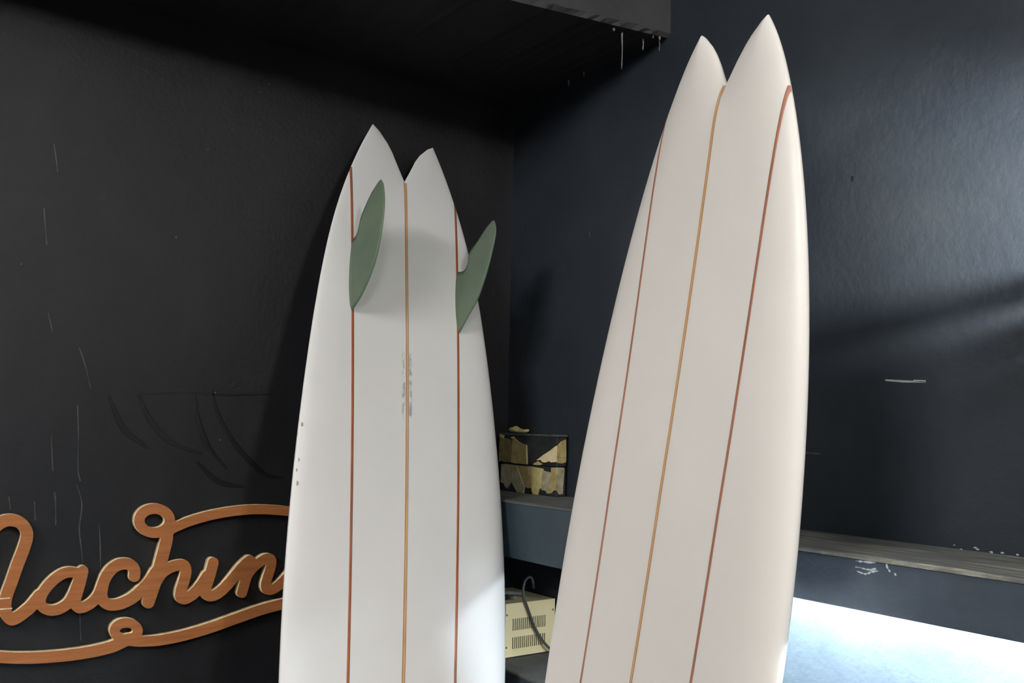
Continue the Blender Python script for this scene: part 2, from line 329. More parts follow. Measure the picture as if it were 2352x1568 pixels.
SIGN = {"lettering":[[[-8941,-1745],[-8887,-1737],[-8841,-1736],[-8750,-1747],[-8667,-1772],[-8623,-1793],[-8583,-1818],[-8546,-1846],[-8512,-1877],[-8462,-1942],[-8430,-2010],[-8409,-2106],[-8402,-2113],[-8381,-2111],[-8173,-2034],[-7997,-1982],[-7798,-1934],[-7588,-1894],[-7341,-1859],[-7090,-1835],[-6886,-1826],[-6666,-1828],[-6433,-1841],[-6066,-1878],[-5682,-1939],[-5396,-1996],[-5247,-2037],[-5027,-2109],[-5001,-2121],[-4970,-2145],[-4947,-2181],[-4940,-2220],[-4947,-2255],[-4969,-2287],[-5001,-2307],[-5033,-2315],[-5071,-2313],[-5337,-2229],[-5454,-2197],[-5673,-2152],[-5983,-2098],[-6163,-2074],[-6482,-2043],[-6656,-2033],[-6845,-2030],[-7013,-2035],[-7186,-2048],[-7392,-2070],[-7569,-2096],[-7739,-2128],[-7890,-2163],[-8044,-2205],[-8182,-2250],[-8363,-2323],[-8412,-2348],[-8435,-2370],[-8438,-2484],[-8446,-2550],[-8517,-2907],[-8517,-2926],[-8514,-2931],[-8508,-2931],[-8432,-2906],[-8361,-2892],[-8282,-2884],[-8224,-2886],[-8189,-2893],[-8140,-2913],[-8111,-2935],[-8079,-2970],[-8055,-3012],[-8039,-3060],[-8028,-3122],[-8027,-3169],[-8034,-3235],[-8056,-3351],[-8100,-3511],[-8100,-3536],[-8094,-3543],[-8076,-3537],[-8042,-3513],[-7967,-3440],[-7888,-3341],[-7790,-3184],[-7775,-3170],[-7739,-3147],[-7733,-3139],[-7692,-2952],[-7676,-2921],[-7643,-2895],[-7618,-2887],[-7586,-2886],[-7554,-2894],[-7532,-2905],[-7504,-2930],[-7490,-2950],[-7480,-2972],[-7475,-3002],[-7479,-3043],[-7522,-3242],[-7575,-3446],[-7604,-3538],[-7604,-3561],[-7599,-3567],[-7591,-3567],[-7547,-3552],[-7508,-3531],[-7455,-3493],[-7406,-3451],[-7258,-3294],[-7065,-3070],[-6961,-2971],[-6890,-2916],[-6859,-2899],[-6836,-2892],[-6803,-2890],[-6771,-2897],[-6747,-2908],[-6727,-2923],[-6688,-2973],[-6677,-2979],[-6666,-2979],[-6576,-2924],[-6523,-2898],[-6474,-2883],[-6424,-2877],[-6389,-2879],[-6354,-2886],[-6325,-2896],[-6291,-2916],[-6271,-2932],[-6247,-2962],[-6228,-2998],[-6217,-3037],[-6213,-3104],[-6220,-3173],[-6239,-3252],[-6314,-3512],[-6314,-3540],[-6305,-3547],[-6283,-3543],[-6222,-3508],[-6115,-3422],[-6008,-3317],[-5849,-3134],[-5823,-3111],[-5789,-3096],[-5739,-3097],[-5700,-3112],[-5678,-3128],[-5661,-3147],[-5644,-3184],[-5641,-3210],[-5644,-3233],[-5660,-3266],[-5821,-3451],[-5944,-3572],[-6014,-3632],[-6089,-3686],[-6160,-3727],[-6229,-3754],[-6295,-3766],[-6364,-3763],[-6420,-3745],[-6465,-3715],[-6498,-3677],[-6522,-3628],[-6535,-3576],[-6537,-3526],[-6525,-3446],[-6442,-3152],[-6438,-3123],[-6441,-3111],[-6447,-3105],[-6455,-3106],[-6495,-3130],[-6628,-3220],[-6676,-3266],[-6730,-3339],[-6757,-3391],[-6840,-3712],[-6850,-3733],[-6864,-3750],[-6893,-3768],[-6929,-3774],[-6960,-3770],[-6983,-3761],[-7006,-3747],[-7024,-3730],[-7039,-3709],[-7049,-3685],[-7053,-3638],[-6997,-3415],[-7000,-3376],[-7022,-3390],[-7177,-3559],[-7279,-3656],[-7376,-3725],[-7425,-3752],[-7468,-3769],[-7514,-3782],[-7571,-3788],[-7620,-3785],[-7668,-3773],[-7713,-3750],[-7742,-3727],[-7775,-3691],[-7803,-3651],[-7810,-3643],[-7819,-3640],[-7829,-3642],[-7884,-3690],[-7926,-3721],[-8021,-3773],[-8064,-3788],[-8097,-3795],[-8143,-3795],[-8175,-3790],[-8201,-3782],[-8234,-3765],[-8280,-3727],[-8301,-3698],[-8312,-3677],[-8322,-3653],[-8330,-3614],[-8332,-3551],[-8324,-3475],[-8277,-3303],[-8251,-3168],[-8251,-3122],[-8259,-3106],[-8265,-3105],[-8352,-3119],[-8429,-3145],[-8502,-3188],[-8526,-3208],[-8552,-3239],[-8591,-3301],[-8627,-3367],[-8736,-3746],[-8752,-3774],[-8783,-3799],[-8816,-3809],[-8861,-3806],[-8887,-3796],[-8906,-3784],[-8939,-3750],[-8956,-3719],[-8964,-3679],[-8962,-3651],[-8946,-3586],[-8946,-3577],[-8950,-3572],[-8964,-3579],[-9048,-3649],[-9116,-3692],[-9208,-3736],[-9308,-3771],[-9401,-3788],[-9491,-3790],[-9578,-3776],[-9646,-3752],[-9703,-3716],[-9735,-3685],[-9764,-3651],[-9773,-3643],[-9784,-3641],[-9793,-3645],[-9858,-3700],[-9908,-3730],[-9981,-3762],[-10042,-3777],[-10108,-3779],[-10139,-3772],[-10164,-3763],[-10209,-3732],[-10252,-3682],[-10267,-3672],[-10276,-3674],[-10352,-3726],[-10433,-3761],[-10505,-3777],[-10585,-3778],[-10653,-3765],[-10690,-3752],[-10730,-3733],[-10765,-3711],[-10791,-3691],[-10847,-3632],[-10860,-3638],[-10896,-3679],[-10935,-3715],[-11047,-3802],[-11114,-3847],[-11171,-3874],[-11219,-3886],[-11244,-3887],[-11270,-3883],[-11293,-3875],[-11321,-3861],[-11369,-3823],[-11402,-3783],[-11430,-3738],[-11448,-3698],[-11465,-3643],[-11478,-3577],[-11486,-3503],[-11487,-3432],[-11482,-3365],[-11472,-3299],[-11458,-3238],[-11404,-3047],[-11329,-2749],[-11263,-2529],[-11235,-2424],[-11212,-2318],[-11205,-2248],[-11210,-2215],[-11224,-2184],[-11246,-2148],[-11274,-2117],[-11298,-2100],[-11328,-2087],[-11359,-2078],[-11398,-2073],[-11446,-2078],[-11481,-2092],[-11525,-2123],[-11563,-2160],[-11594,-2205],[-11625,-2264],[-11652,-2327],[-11679,-2403],[-11711,-2511],[-11750,-2664],[-11832,-3041],[-11847,-3426],[-11849,-3445],[-11859,-3474],[-11869,-3488],[-11888,-3505],[-11905,-3512],[-11929,-3515],[-11954,-3511],[-11976,-3501],[-12017,-3465],[-12026,-3476],[-12066,-3569],[-12089,-3595],[-12112,-3607],[-12141,-3609],[-12162,-3604],[-12187,-3591],[-12209,-3571],[-12230,-3536],[-12239,-3500],[-12238,-3473],[-12231,-3444],[-12147,-3235],[-12130,-3179],[-12116,-3116],[-12079,-2902],[-12016,-2563],[-11998,-2429],[-11967,-2126],[-11961,-2092],[-11948,-2067],[-11930,-2048],[-11903,-2036],[-11879,-2033],[-11854,-2038],[-11833,-2047],[-11811,-2066],[-11792,-2090],[-11786,-2095],[-11780,-2093],[-11736,-2025],[-11702,-1983],[-11663,-1946],[-11606,-1903],[-11566,-1880],[-11522,-1862],[-11468,-1852],[-11412,-1849],[-11352,-1855],[-11288,-1872],[-11239,-1892],[-11186,-1924],[-11147,-1956],[-11105,-2002],[-11069,-2054],[-11037,-2111],[-11013,-2175],[-11002,-2230],[-11000,-2288],[-11005,-2352],[-11022,-2443],[-11053,-2570],[-11134,-2841],[-11209,-3132],[-11261,-3312],[-11276,-3375],[-11286,-3453],[-11285,-3536],[-11273,-3613],[-11261,-3646],[-11255,-3652],[-11241,-3651],[-11196,-3623],[-11091,-3541],[-11045,-3500],[-11016,-3465],[-10909,-3317],[-10890,-3297],[-10850,-3274],[-10806,-3202],[-10757,-3135],[-10702,-3072],[-10642,-3015],[-10577,-2964],[-10512,-2925],[-10447,-2900],[-10383,-2888],[-10329,-2887],[-10288,-2891],[-10190,-2917],[-10179,-2914],[-10138,-2885],[-10120,-2879],[-10096,-2879],[-10073,-2884],[-10044,-2901],[-10029,-2915],[-10010,-2944],[-10000,-2979],[-10000,-3022],[-10040,-3256],[-10103,-3545],[-10103,-3559],[-10100,-3569],[-10095,-3574],[-10068,-3569],[-10031,-3554],[-9989,-3531],[-9952,-3501],[-9914,-3459],[-9887,-3419],[-9862,-3361],[-9785,-3109],[-9745,-3025],[-9695,-2951],[-9628,-2880],[-9556,-2829],[-9489,-2800],[-9446,-2790],[-9405,-2785],[-9318,-2787],[-9246,-2803],[-9202,-2821],[-9172,-2838],[-9121,-2882],[-9092,-2918],[-9073,-2947],[-9043,-3016],[-9032,-3079],[-9034,-3171],[-9038,-3200],[-9045,-3220],[-9072,-3251],[-9089,-3261],[-9114,-3268],[-9158,-3264],[-9184,-3253],[-9203,-3241],[-9219,-3224],[-9238,-3196],[-9249,-3154],[-9249,-3079],[-9254,-3050],[-9266,-3031],[-9285,-3017],[-9319,-3009],[-9349,-3007],[-9406,-3015],[-9444,-3032],[-9491,-3068],[-9524,-3103],[-9553,-3144],[-9577,-3188],[-9598,-3237],[-9610,-3279],[-9621,-3337],[-9628,-3401],[-9630,-3454],[-9626,-3483],[-9620,-3504],[-9603,-3535],[-9587,-3550],[-9562,-3560],[-9533,-3566],[-9475,-3569],[-9403,-3558],[-9311,-3527],[-9230,-3486],[-9157,-3433],[-9049,-3332],[-8967,-3244],[-8913,-3171],[-8832,-3037],[-8797,-3000],[-8787,-2983],[-8698,-2562],[-8682,-2471],[-8681,-2428],[-8686,-2422],[-8697,-2421],[-8788,-2426],[-8875,-2415],[-8957,-2389],[-9031,-2351],[-9068,-2324],[-9102,-2294],[-9153,-2233],[-9176,-2193],[-9191,-2159],[-9209,-2090],[-9211,-2029],[-9203,-1974],[-9184,-1922],[-9150,-1868],[-9108,-1824],[-9057,-1788],[-8997,-1760]],[[-8873,-1947],[-8905,-1954],[-8938,-1966],[-8965,-1983],[-8987,-2004],[-9004,-2030],[-9011,-2053],[-9011,-2083],[-9003,-2110],[-8992,-2129],[-8969,-2155],[-8942,-2176],[-8911,-2193],[-8876,-2207],[-8840,-2215],[-8799,-2218],[-8765,-2217],[-8726,-2208],[-8695,-2196],[-8668,-2180],[-8645,-2159],[-8627,-2132],[-8621,-2111],[-8620,-2085],[-8625,-2060],[-8643,-2029],[-8666,-2004],[-8694,-1983],[-8725,-1967],[-8761,-1954],[-8799,-1946],[-8830,-1944]],[[-10380,-3096],[-10417,-3110],[-10466,-3139],[-10517,-3179],[-10563,-3223],[-10607,-3271],[-10646,-3323],[-10681,-3379],[-10701,-3424],[-10713,-3464],[-10715,-3489],[-10710,-3515],[-10700,-3533],[-10676,-3554],[-10648,-3569],[-10611,-3578],[-10571,-3580],[-10530,-3574],[-10491,-3561],[-10448,-3540],[-10417,-3519],[-10392,-3492],[-10370,-3460],[-10324,-3361],[-10247,-3109],[-10262,-3098],[-10303,-3089],[-10344,-3089]]],"flourish":[[[-5329,-3812],[-5274,-3816],[-5234,-3833],[-5194,-3869],[-5174,-3910],[-5169,-3944],[-5182,-3989],[-5214,-4022],[-5252,-4036],[-5594,-4058],[-5851,-4081],[-6163,-4120],[-6381,-4153],[-6627,-4205],[-7460,-4411],[-7652,-4451],[-7859,-4489],[-8070,-4522],[-8243,-4543],[-8438,-4558],[-8608,-4564],[-8714,-4561],[-8953,-4540],[-9042,-4527],[-9161,-4499],[-9188,-4497],[-9358,-4565],[-9440,-4588],[-9515,-4603],[-9614,-4618],[-9754,-4633],[-10014,-4649],[-10220,-4652],[-10438,-4648],[-10664,-4638],[-10862,-4623],[-11019,-4605],[-11161,-4584],[-11480,-4525],[-11569,-4504],[-11894,-4420],[-12097,-4359],[-12134,-4341],[-12162,-4313],[-12177,-4285],[-12184,-4253],[-12183,-4219],[-12173,-4194],[-12157,-4174],[-12136,-4162],[-12104,-4160],[-11809,-4243],[-11519,-4314],[-11239,-4366],[-11084,-4390],[-10861,-4415],[-10611,-4430],[-10326,-4437],[-10057,-4432],[-9868,-4421],[-9673,-4400],[-9554,-4380],[-9462,-4354],[-9458,-4349],[-9461,-4343],[-9490,-4309],[-9509,-4281],[-9533,-4223],[-9541,-4190],[-9543,-4163],[-9542,-4140],[-9535,-4105],[-9524,-4076],[-9509,-4050],[-9469,-4008],[-9419,-3978],[-9348,-3957],[-9309,-3953],[-9265,-3953],[-9221,-3958],[-9177,-3969],[-9141,-3981],[-9096,-4001],[-9056,-4026],[-9020,-4055],[-8988,-4088],[-8967,-4116],[-8949,-4147],[-8935,-4183],[-8928,-4208],[-8924,-4245],[-8925,-4278],[-8937,-4324],[-8937,-4332],[-8931,-4338],[-8905,-4343],[-8740,-4355],[-8620,-4358],[-8426,-4347],[-8239,-4329],[-8053,-4303],[-7809,-4259],[-7473,-4186],[-6651,-3977],[-6391,-3925],[-6097,-3881],[-5866,-3853],[-5614,-3830]],[[-9295,-4142],[-9334,-4155],[-9356,-4173],[-9360,-4196],[-9349,-4218],[-9312,-4246],[-9277,-4261],[-9247,-4264],[-9215,-4257],[-9190,-4257],[-9146,-4259],[-9120,-4244],[-9111,-4224],[-9113,-4210],[-9125,-4190],[-9153,-4169],[-9196,-4150],[-9240,-4141]]]}

# ------------------------------------------------------------------ room shell
CEIL = 3.0
wall_left = struct(box('wall_left', (-4.1, 0, 0), (0.12, 0.12, CEIL), 'paint_left'), 'charcoal painted left wall with drips and brush marks behind the wooden sign')
wall_right = struct(box('wall_right', (0, -4.6, 0), (0.12, 0, CEIL), 'paint_right'), 'navy painted right wall with scratches above the long shelf')
struct(box('wall_side', (-4.22, -4.6, 0), (-4.1, 0.12, CEIL), 'paint_left'), 'charcoal painted side wall behind the camera')
struct(box('wall_back', (-4.22, -4.72, 0), (0.12, -4.6, CEIL), 'paint_right'), 'navy painted back wall behind the camera')
struct(box('floor', (-4.22, -4.72, -0.1), (0.12, 0.12, 0), 'concrete'), 'grey concrete floor under the boards')
struct(box('ceiling', (-4.22, -4.72, CEIL), (0.12, 0.12, CEIL + 0.1), 'paint_ceiling'), 'dark painted ceiling above the soffit')

# soffit beam across the corner, underside with hardened drips
SOF = 1.55 + 0.8513
e0 = Vector((0.0, -0.5808)); ed = Vector((-0.3641, 0.0657)).normalized()
far = e0 + ed * 3.2
sv = []
random.seed(3)
NS = 200
V, F = [], []
for i in range(NS + 1):
    t = i / NS * 3.2
    p = e0 + ed * t
    j = random.uniform(-0.004, 0.004) if 0 < i < NS else 0
    k = random.uniform(0, 0.006)
    V += [(p.x, p.y, CEIL), (p.x, p.y, SOF + 0.006 + k), (p.x, p.y + 0.008 + j, SOF + j * 0.5), (p.x, 0.0, SOF), (p.x, 0.0, CEIL)]
for i in range(NS):
    for k in range(5):
        F.append((i * 5 + k, i * 5 + (k + 1) % 5, (i + 1) * 5 + (k + 1) % 5, (i + 1) * 5 + k))
F.append((4, 3, 2, 1, 0)); F.append(tuple(NS * 5 + k for k in range(5)))
soffit = struct(mesh('trim_1', V, F, None, mats=['paint_soffit', 'soffit_shade'], fmat=[1 if k in (2,) else 0 for i in range(NS) for k in range(5)] + [0, 0]), 'grey soffit beam with ragged lower edge across the top of the corner')
for (x, y, ln, r) in ((-0.1016, -0.5365, 0.085, 0.0016), (-0.0418, -0.5387, 0.027, 0.002), (-0.006, -0.553, 0.024, 0.0014), (-0.1257, -0.5367, 0.006, 0.0035), (-0.0193, -0.3112, 0.012, 0.002), (-0.012, -0.245, 0.014, 0.0025), (-0.0342, -0.562, 0.006, 0.002), (-0.0184, -0.566, 0.008, 0.0025)):
    o = tube('paint_drip', [(x, y, SOF + 0.004), (x, y, SOF - ln * 0.15), (x + 0.001, y, SOF - ln * 0.5), (x, y, SOF - ln * 0.85), (x, y, SOF - ln)], [r * 1.6, r * 1.1, r * 0.6, r * 0.7, r * 0.3], 'drip_pale2', soffit, 8)


# drips, brush marks, specks on the left wall
for i, p in enumerate(DRIPS_LEFT):
    q = [tuple(v) for v in catmull([(a, b, 0) for a, b in p], 5)]
    n = len(q)
    ribbon('paint_drip', [(a, b) for a, b, _ in q], [0.0026 * (0.35 + 0.65 * abs(math.sin(3.1 * k / max(1, n - 1) + i))) for k in range(n)], on_left, 0.0008, 'drip_pale', wall_left)
for i, p in enumerate(BRUSH_LEFT):
    q = [tuple(v) for v in catmull([(a, b, 0) for a, b in p], 6)]
    n = len(q)
    wd = 0.005 if i == 4 else 0.013
    ribbon('brush_mark', [(a, b) for a, b, _ in q], [wd * (0.25 + 0.75 * math.sin(math.pi * (k + 0.5) / n)) for k in range(n)], on_left, 0.0006, 'brush_dark', wall_left)
for p in SPECKS_LEFT: blob('paint_speck', p, 0.0025, on_left, 0.001, 'drip_pale', wall_left)
for i, p in enumerate(SCRATCH_RIGHT):
    ribbon('scratch', p, [(0.003, 0.004, 0.0025, 0.001)[k % 4] for k in range(len(p))], on_right, 0.0008, 'drip_white' if i < 2 else 'drip_pale', wall_right)
for i, p in enumerate(SPECKS_RIGHT[:1]): blob('paint_speck', p, 0.004, on_right, 0.0003, 'speck_dark', wall_right, 1.5)
ribbon('scratch', DRIPS_RIGHT[6], [0.002, 0.001], on_right, 0.0008, 'drip_pale', wall_right)

# ------------------------------------------------------------------ shelves along the right wall
ZA, ZB = 1.55 - 0.166, 1.55 - 0.174
def shelf(name, y0, y1, depth, ztop, zbot, label, fmat='paint_fascia', wood='shelf_dusty'):
    s = empty(name, (0, y1, zbot), label, 'shelf')
    inv = Matrix.Translation((0, -y1, -zbot))
    N = 40
    V, F = [], []
    random.seed(int(abs(y0) * 100) + 5)
    for i in range(N + 1):
        y = y0 + (y1 - y0) * i / N
        j = random.uniform(-0.0012, 0.0012)
        V += [(-0.0005, y, ztop - 0.006), (-0.0005, y, ztop), (-depth + 0.004 + j, y, ztop + j * 0.5), (-depth + j, y, ztop - 0.002), (-depth, y, ztop - 0.006)]
    for i in range(N):
        for k in range(5): F.append((i * 5 + k, i * 5 + (k + 1) % 5, (i + 1) * 5 + (k + 1) % 5, (i + 1) * 5 + k))
    F.append((0, 1, 2, 3, 4)); F.append(tuple(N * 5 + k for k in (4, 3, 2, 1, 0)))
    def mv(vs): return [(x, y - y1, z - zbot) for x, y, z in vs]
    mesh('top_board', mv(V), F, wood, s)
    bx = lambda lo, hi: (mv([lo])[0], mv([hi])[0])
    lo, hi = bx((-depth + 0.002, y1, zbot), (-depth + 0.024, y0, ztop - 0.006))
    f = box('fascia', lo, hi, fmat, s, 0.0015)
    return s, f, mv
s1, f1, mv1 = shelf('wall_shelf', -0.004, -0.76, 0.195, ZA, 1.55 - 0.291, 'dark wall shelf with deep fascia carrying the tape-covered blocks', 'paint_teal')
s2, f2, mv2 = shelf('wall_shelf', -0.762, -3.2, 0.21, ZB, 1.55 - 0.252, 'scuffed wall shelf above the bright lamp at right', 'paint_fascia', 'shelf_wood')
s3, f3, mv3 = shelf('wall_shelf', -0.004, -0.76, 0.195, 1.55 - 0.53, 1.55 - 0.64, 'lower wall shelf carrying the cream metal box')
for i, p in enumerate(SCUFFS):
    q = [tuple(v) for v in catmull([(a, b, 0) for a, b in p], 4)]
    n = len(q)
    t3 = lambda a, b, h: mv2([(-0.208 - h, a, b)])[0]
    ribbon('scuff', [(a, b) for a, b, _ in q], [0.0040 * random.uniform(0.1, 1.0) for k in range(n)], t3, 0.0006, 'scuff_white', s2)
for p in FLAKES:
    t3 = lambda a, b, h: mv2([(-0.001 - h, a, b)])[0]
    blob('paint_flake', p, random.uniform(0.0015, 0.003), t3, 0.002, 'drip_white', s2, 0.6)

struct(box('trim_2', (-0.006, -3.2, 0.55), (-0.0002, -0.764, 1.55 - 0.195), 'paint_glow', None, 0.001), 'added pale blue panel brightening the lamplit wall under the scuffed shelf')  # added panel, pale so the lamplit wall blows out to white

# tube lamp tucked under the scuffed shelf, against the wall
lamp = empty('tube_lamp', (-0.04, -1.95, 1.55 - 0.2), 'bright white tube lamp under the scuffed shelf washing the wall', 'lamp')
box('housing', (-0.02, -1.13, -0.004), (0.02, 1.15, 0.006), 'lamp_white', lamp, 0.002)
tube('light_tube', [(0, -1.1, -0.018), (0, 1.12, -0.018)], 0.011, 'tube_shelf', lamp, 12)
for y in (-1.115, 1.13): box('end_cap', (-0.013, y - 0.012, -0.032), (0.013, y + 0.012, -0.004), 'lamp_white', lamp, 0.002)

# ------------------------------------------------------------------ surfboards
def spl(xk, yk):
    xk = np.array(xk, float); yk = np.array(yk, float); n = len(xk); h = np.diff(xk)
    A = np.zeros((n, n)); b = np.zeros(n); A[0, 0] = A[-1, -1] = 1
    for i in range(1, n - 1):
        A[i, i - 1] = h[i - 1]; A[i, i] = 2 * (h[i - 1] + h[i]); A[i, i + 1] = h[i]
        b[i] = 6 * ((yk[i + 1] - yk[i]) / h[i] - (yk[i] - yk[i - 1]) / h[i - 1])
    M = np.linalg.solve(A, b)
    def f(x):
        x = np.asarray(x, float)
        j = np.clip(np.searchsorted(xk, x) - 1, 0, n - 2); t = x - xk[j]; hh = h[j]
        return yk[j] + t * ((yk[j + 1] - yk[j]) / hh - hh * (2 * M[j] + M[j + 1]) / 6) + t * t * M[j] / 2 + t ** 3 * (M[j + 1] - M[j]) / (6 * hh)
    return f
KN = [-.16, -.08, 0, .12, .3, .55, .85, 1.2, 1.6]
class Board:
    """local frame: x across, y towards the tail (y = -s), z out of the visible face; origin at the tail notch"""
    def __init__(b, W, tip, notch, nose, T1, T2, B1, B2, r1, r2, sx):
        b.Wf = spl(KN, W); b.tip = tip; b.nf = notch; b.nose = nose
        b.T = (T1, T2); b.B = (B1, B2); b.r = (r1, r2); b.sx = sx
        s = np.concatenate([np.linspace(tip[1], 0.2, 90), np.linspace(0.22, nose - 0.15, 70), nose - 0.15 * (1 - np.linspace(0, 1, 40)) ** 2])
        outer = np.stack([b.W(s), s], 1)
        si = np.linspace(0, tip[1], 50); inner = np.stack([b.N(si), si], 1)
        P = np.concatenate([inner, outer[1:]])
        b.segs = (P[:-1], P[1:])
    def W(b, s):
        s = np.asarray(s, float)
        w = b.Wf(np.minimum(s, 1.2))
        q = np.clip((s - 1.2) / (b.nose - 1.2), 0, 1)
        w = w * np.power(np.maximum(1 - q ** 2.2, 0), 0.62)
        # close exactly on the tip
        return w
    def N(b, s):
        xk, yk = zip(*sorted((-a, x) for x, a in b.nf))
        return np.interp(-np.asarray(s, float), xk, yk)
    def edge(b, x, s):
        x = np.abs(np.ravel(x)); s = np.ravel(s)
        A, B = b.segs; d = np.full(x.shape, 9.0)
        AB = B - A; L = (AB ** 2).sum(1) + 1e-12
        for k in range(0, len(x), 4000):
            px = x[k:k + 4000, None]; ps = s[k:k + 4000, None]
            t = np.clip(((px - A[:, 0]) * AB[:, 0] + (ps - A[:, 1]) * AB[:, 1]) / L, 0, 1)
            dd = np.hypot(px - A[:, 0] - t * AB[:, 0], ps - A[:, 1] - t * AB[:, 1])
            d[k:k + 4000] = dd.min(1)
        return d
    def z(b, x, s, top=True, e=None):
        x = np.asarray(x, float); s = np.asarray(s, float)
        if e is None: e = b.edge(x, s).reshape(x.shape)
        q = 1 - np.clip(e / 0.085, 0, 1)
        tp = np.clip(0.55 + 0.45 * (s + 0.15) / 0.8, 0.4, 1)
        nq = np.clip((b.nose - s) / 0.5, 0.25, 1)
        T = b.T if top else b.B
        v = tp * nq * (T[0] + T[1] * (1 - (x / 0.29) ** 2)) * np.sqrt(np.maximum(1 - q ** 2.5, 0))
        return (v if top else -v) + b.rock(s)
    def rock(b, s): return b.r[0] * s + b.r[1] * s * s
    def sxf(b, s): return b.sx[0] + b.sx[1] * np.minimum(s, 1.3)
    def body(b, mat, parent):
        t0 = b.tip[1]
        s = np.concatenate([t0 * (1 - np.linspace(0, 1, 34) ** 1.5), np.linspace(0, b.nose - 0.12, 96)[1:], b.nose - 0.12 * (1 - np.linspace(0, 1, 18)[1:]) ** 2])
        nc = 30
        u = (1 - np.cos(np.pi * np.linspace(0, 1, nc))) / 2
        V, F = [], []
        for side in (-1, 1):
            xo = b.W(s); xi = np.where(s < 0, b.N(s), 0.0); xo = np.maximum(xo, xi + 1e-6)
            xo[0] = xi[0] = b.tip[0]
            X = xi[:, None] + (xo - xi)[:, None] * u[None, :]
            S = np.repeat(s[:, None], nc, 1)
            E = b.edge(X, S).reshape(X.shape)
            E[:, -1] = 0; E[s <= 0, 0] = 0; E[0] = 0; E[-1] = 0
            for top in (True, False):
                Z = b.z(X, S, top, E)
                base = len(V)
                V += [(side * X[i, j], -S[i, j], Z[i, j]) for i in range(len(s)) for j in range(nc)]
                for i in range(len(s) - 1):
                    for j in range(nc - 1):
                        f = (base + i * nc + j, base + (i + 1) * nc + j, base + (i + 1) * nc + j + 1, base + i * nc + j + 1)
                        F.append(f if (side > 0) == top else f[::-1])
        bm = bmesh.new(); vs = [bm.verts.new(v) for v in V]
        for f in F: bm.faces.new([vs[i] for i in f])
        bmesh.ops.remove_doubles(bm, verts=bm.verts, dist=2e-5)
        bmesh.ops.dissolve_degenerate(bm, edges=bm.edges, dist=1e-6)
        return from_bm('foam_blank', bm, mat, parent, True)
    def strip(b, name, k, off, hw, lift, mat, parent, s0, s1=None, top=True):
        """inlaid strip k = -1, 0, 1 of half width hw, centred off metres beside its line"""
        s1 = b.nose - 0.06 if s1 is None else s1
        s = np.concatenate([np.linspace(s0, s0 + 0.12, 50), np.linspace(s0 + 0.12, s1, 110)[1:]])
        us = np.array([-1.0, -0.5, 0, 0.5, 1.0])
        X = (k * b.sxf(s) + off)[:, None] + us[None, :] * hw
        S = np.repeat(s[:, None], 5, 1)
        W = b.W(s)[:, None] - 1e-5
        X = np.clip(X, -W, W)
        for i in range(len(s)):
            if s[i] < 0:
                n = float(b.N(s[i])); X[i] = np.where(np.abs(X[i]) < n, np.sign(X[i] + 1e-9) * n, X[i])
        Z = b.z(X, S, top) + (lift if top else -lift)
        V = [(X[i, j], -S[i, j], Z[i, j]) for i in range(len(s)) for j in range(5)]
        F = [(i * 5 + j, (i + 1) * 5 + j, (i + 1) * 5 + j + 1, i * 5 + j + 1) for i in range(len(s) - 1) for j in range(4)]
        # a thin skirt below gives the strip its thickness
        n0 = len(V)
        V += [(x, y, z - (0.0012 if top else -0.0012)) for x, y, z in V]
        for i in range(len(s) - 1):
            F += [(i * 5, n0 + i * 5, n0 + (i + 1) * 5, (i + 1) * 5), (i * 5 + 4, (i + 1) * 5 + 4, n0 + (i + 1) * 5 + 4, n0 + i * 5 + 4)]
        return mesh(name, V, F, mat, parent, True)
def place(o, w, u, n, p):
    o.matrix_world = Matrix(((w[0], u[0], n[0], p[0]), (w[1], u[1], n[1], p[1]), (w[2], u[2], n[2], p[2] + EYE), (0, 0, 0, 1)))

def starts(b, k, s0):
    """first s below s0 at which the side line lies inside the outline"""
    s = np.linspace(s0, 0.4, 400)
    ok = b.W(s) - b.sxf(s) > -0.0015
    return float(s[np.argmax(ok)])

# board on the left: hull side out, with two fins
bl = Board([.07091, .10774, .13902, .17578, .21050, .23866, .25564, .2490, .215], (.0853, -.12954),
           [(0, 0), (.0131, -.027), (.0266, -.056), (.0328, -.070), (.0462, -.092), (.0535, -.100), (.069, -.118), (.0853, -.12954)],
           2.165, .01515, -.0095, .018, .022, .0040, -.0327, (.14457, -.0213))
root_l = empty('surfboard', (0, 0, 0), 'white surfboard standing hull out with two green fins, covering the end of the sign', 'surfboard', 'twin-tail surfboards')
place(root_l, (.99072, .04639, -.12779), (.10933, .28690, .95170), (.08081, -.95684, .27917), (-.37772, -.09098, .56268))
bl.body('foam_cool', root_l)
c0 = bl.strip('stringer', 0, 0, .0034, .0004, 'basswood', root_l, 0.003); c0['label'] = 'pale wooden centre stringer'
for off in (-.0028, .0028): bl.strip('glue_line', 0, off, .0007, .0007, 'glue_line', c0, 0.003)
for k in (-1, 1):
    o = bl.strip('stringer', k, 0, .0030, .0004, 'redwood', root_l, starts(bl, k, -0.03)); o['label'] = 'reddish wooden side stringer'

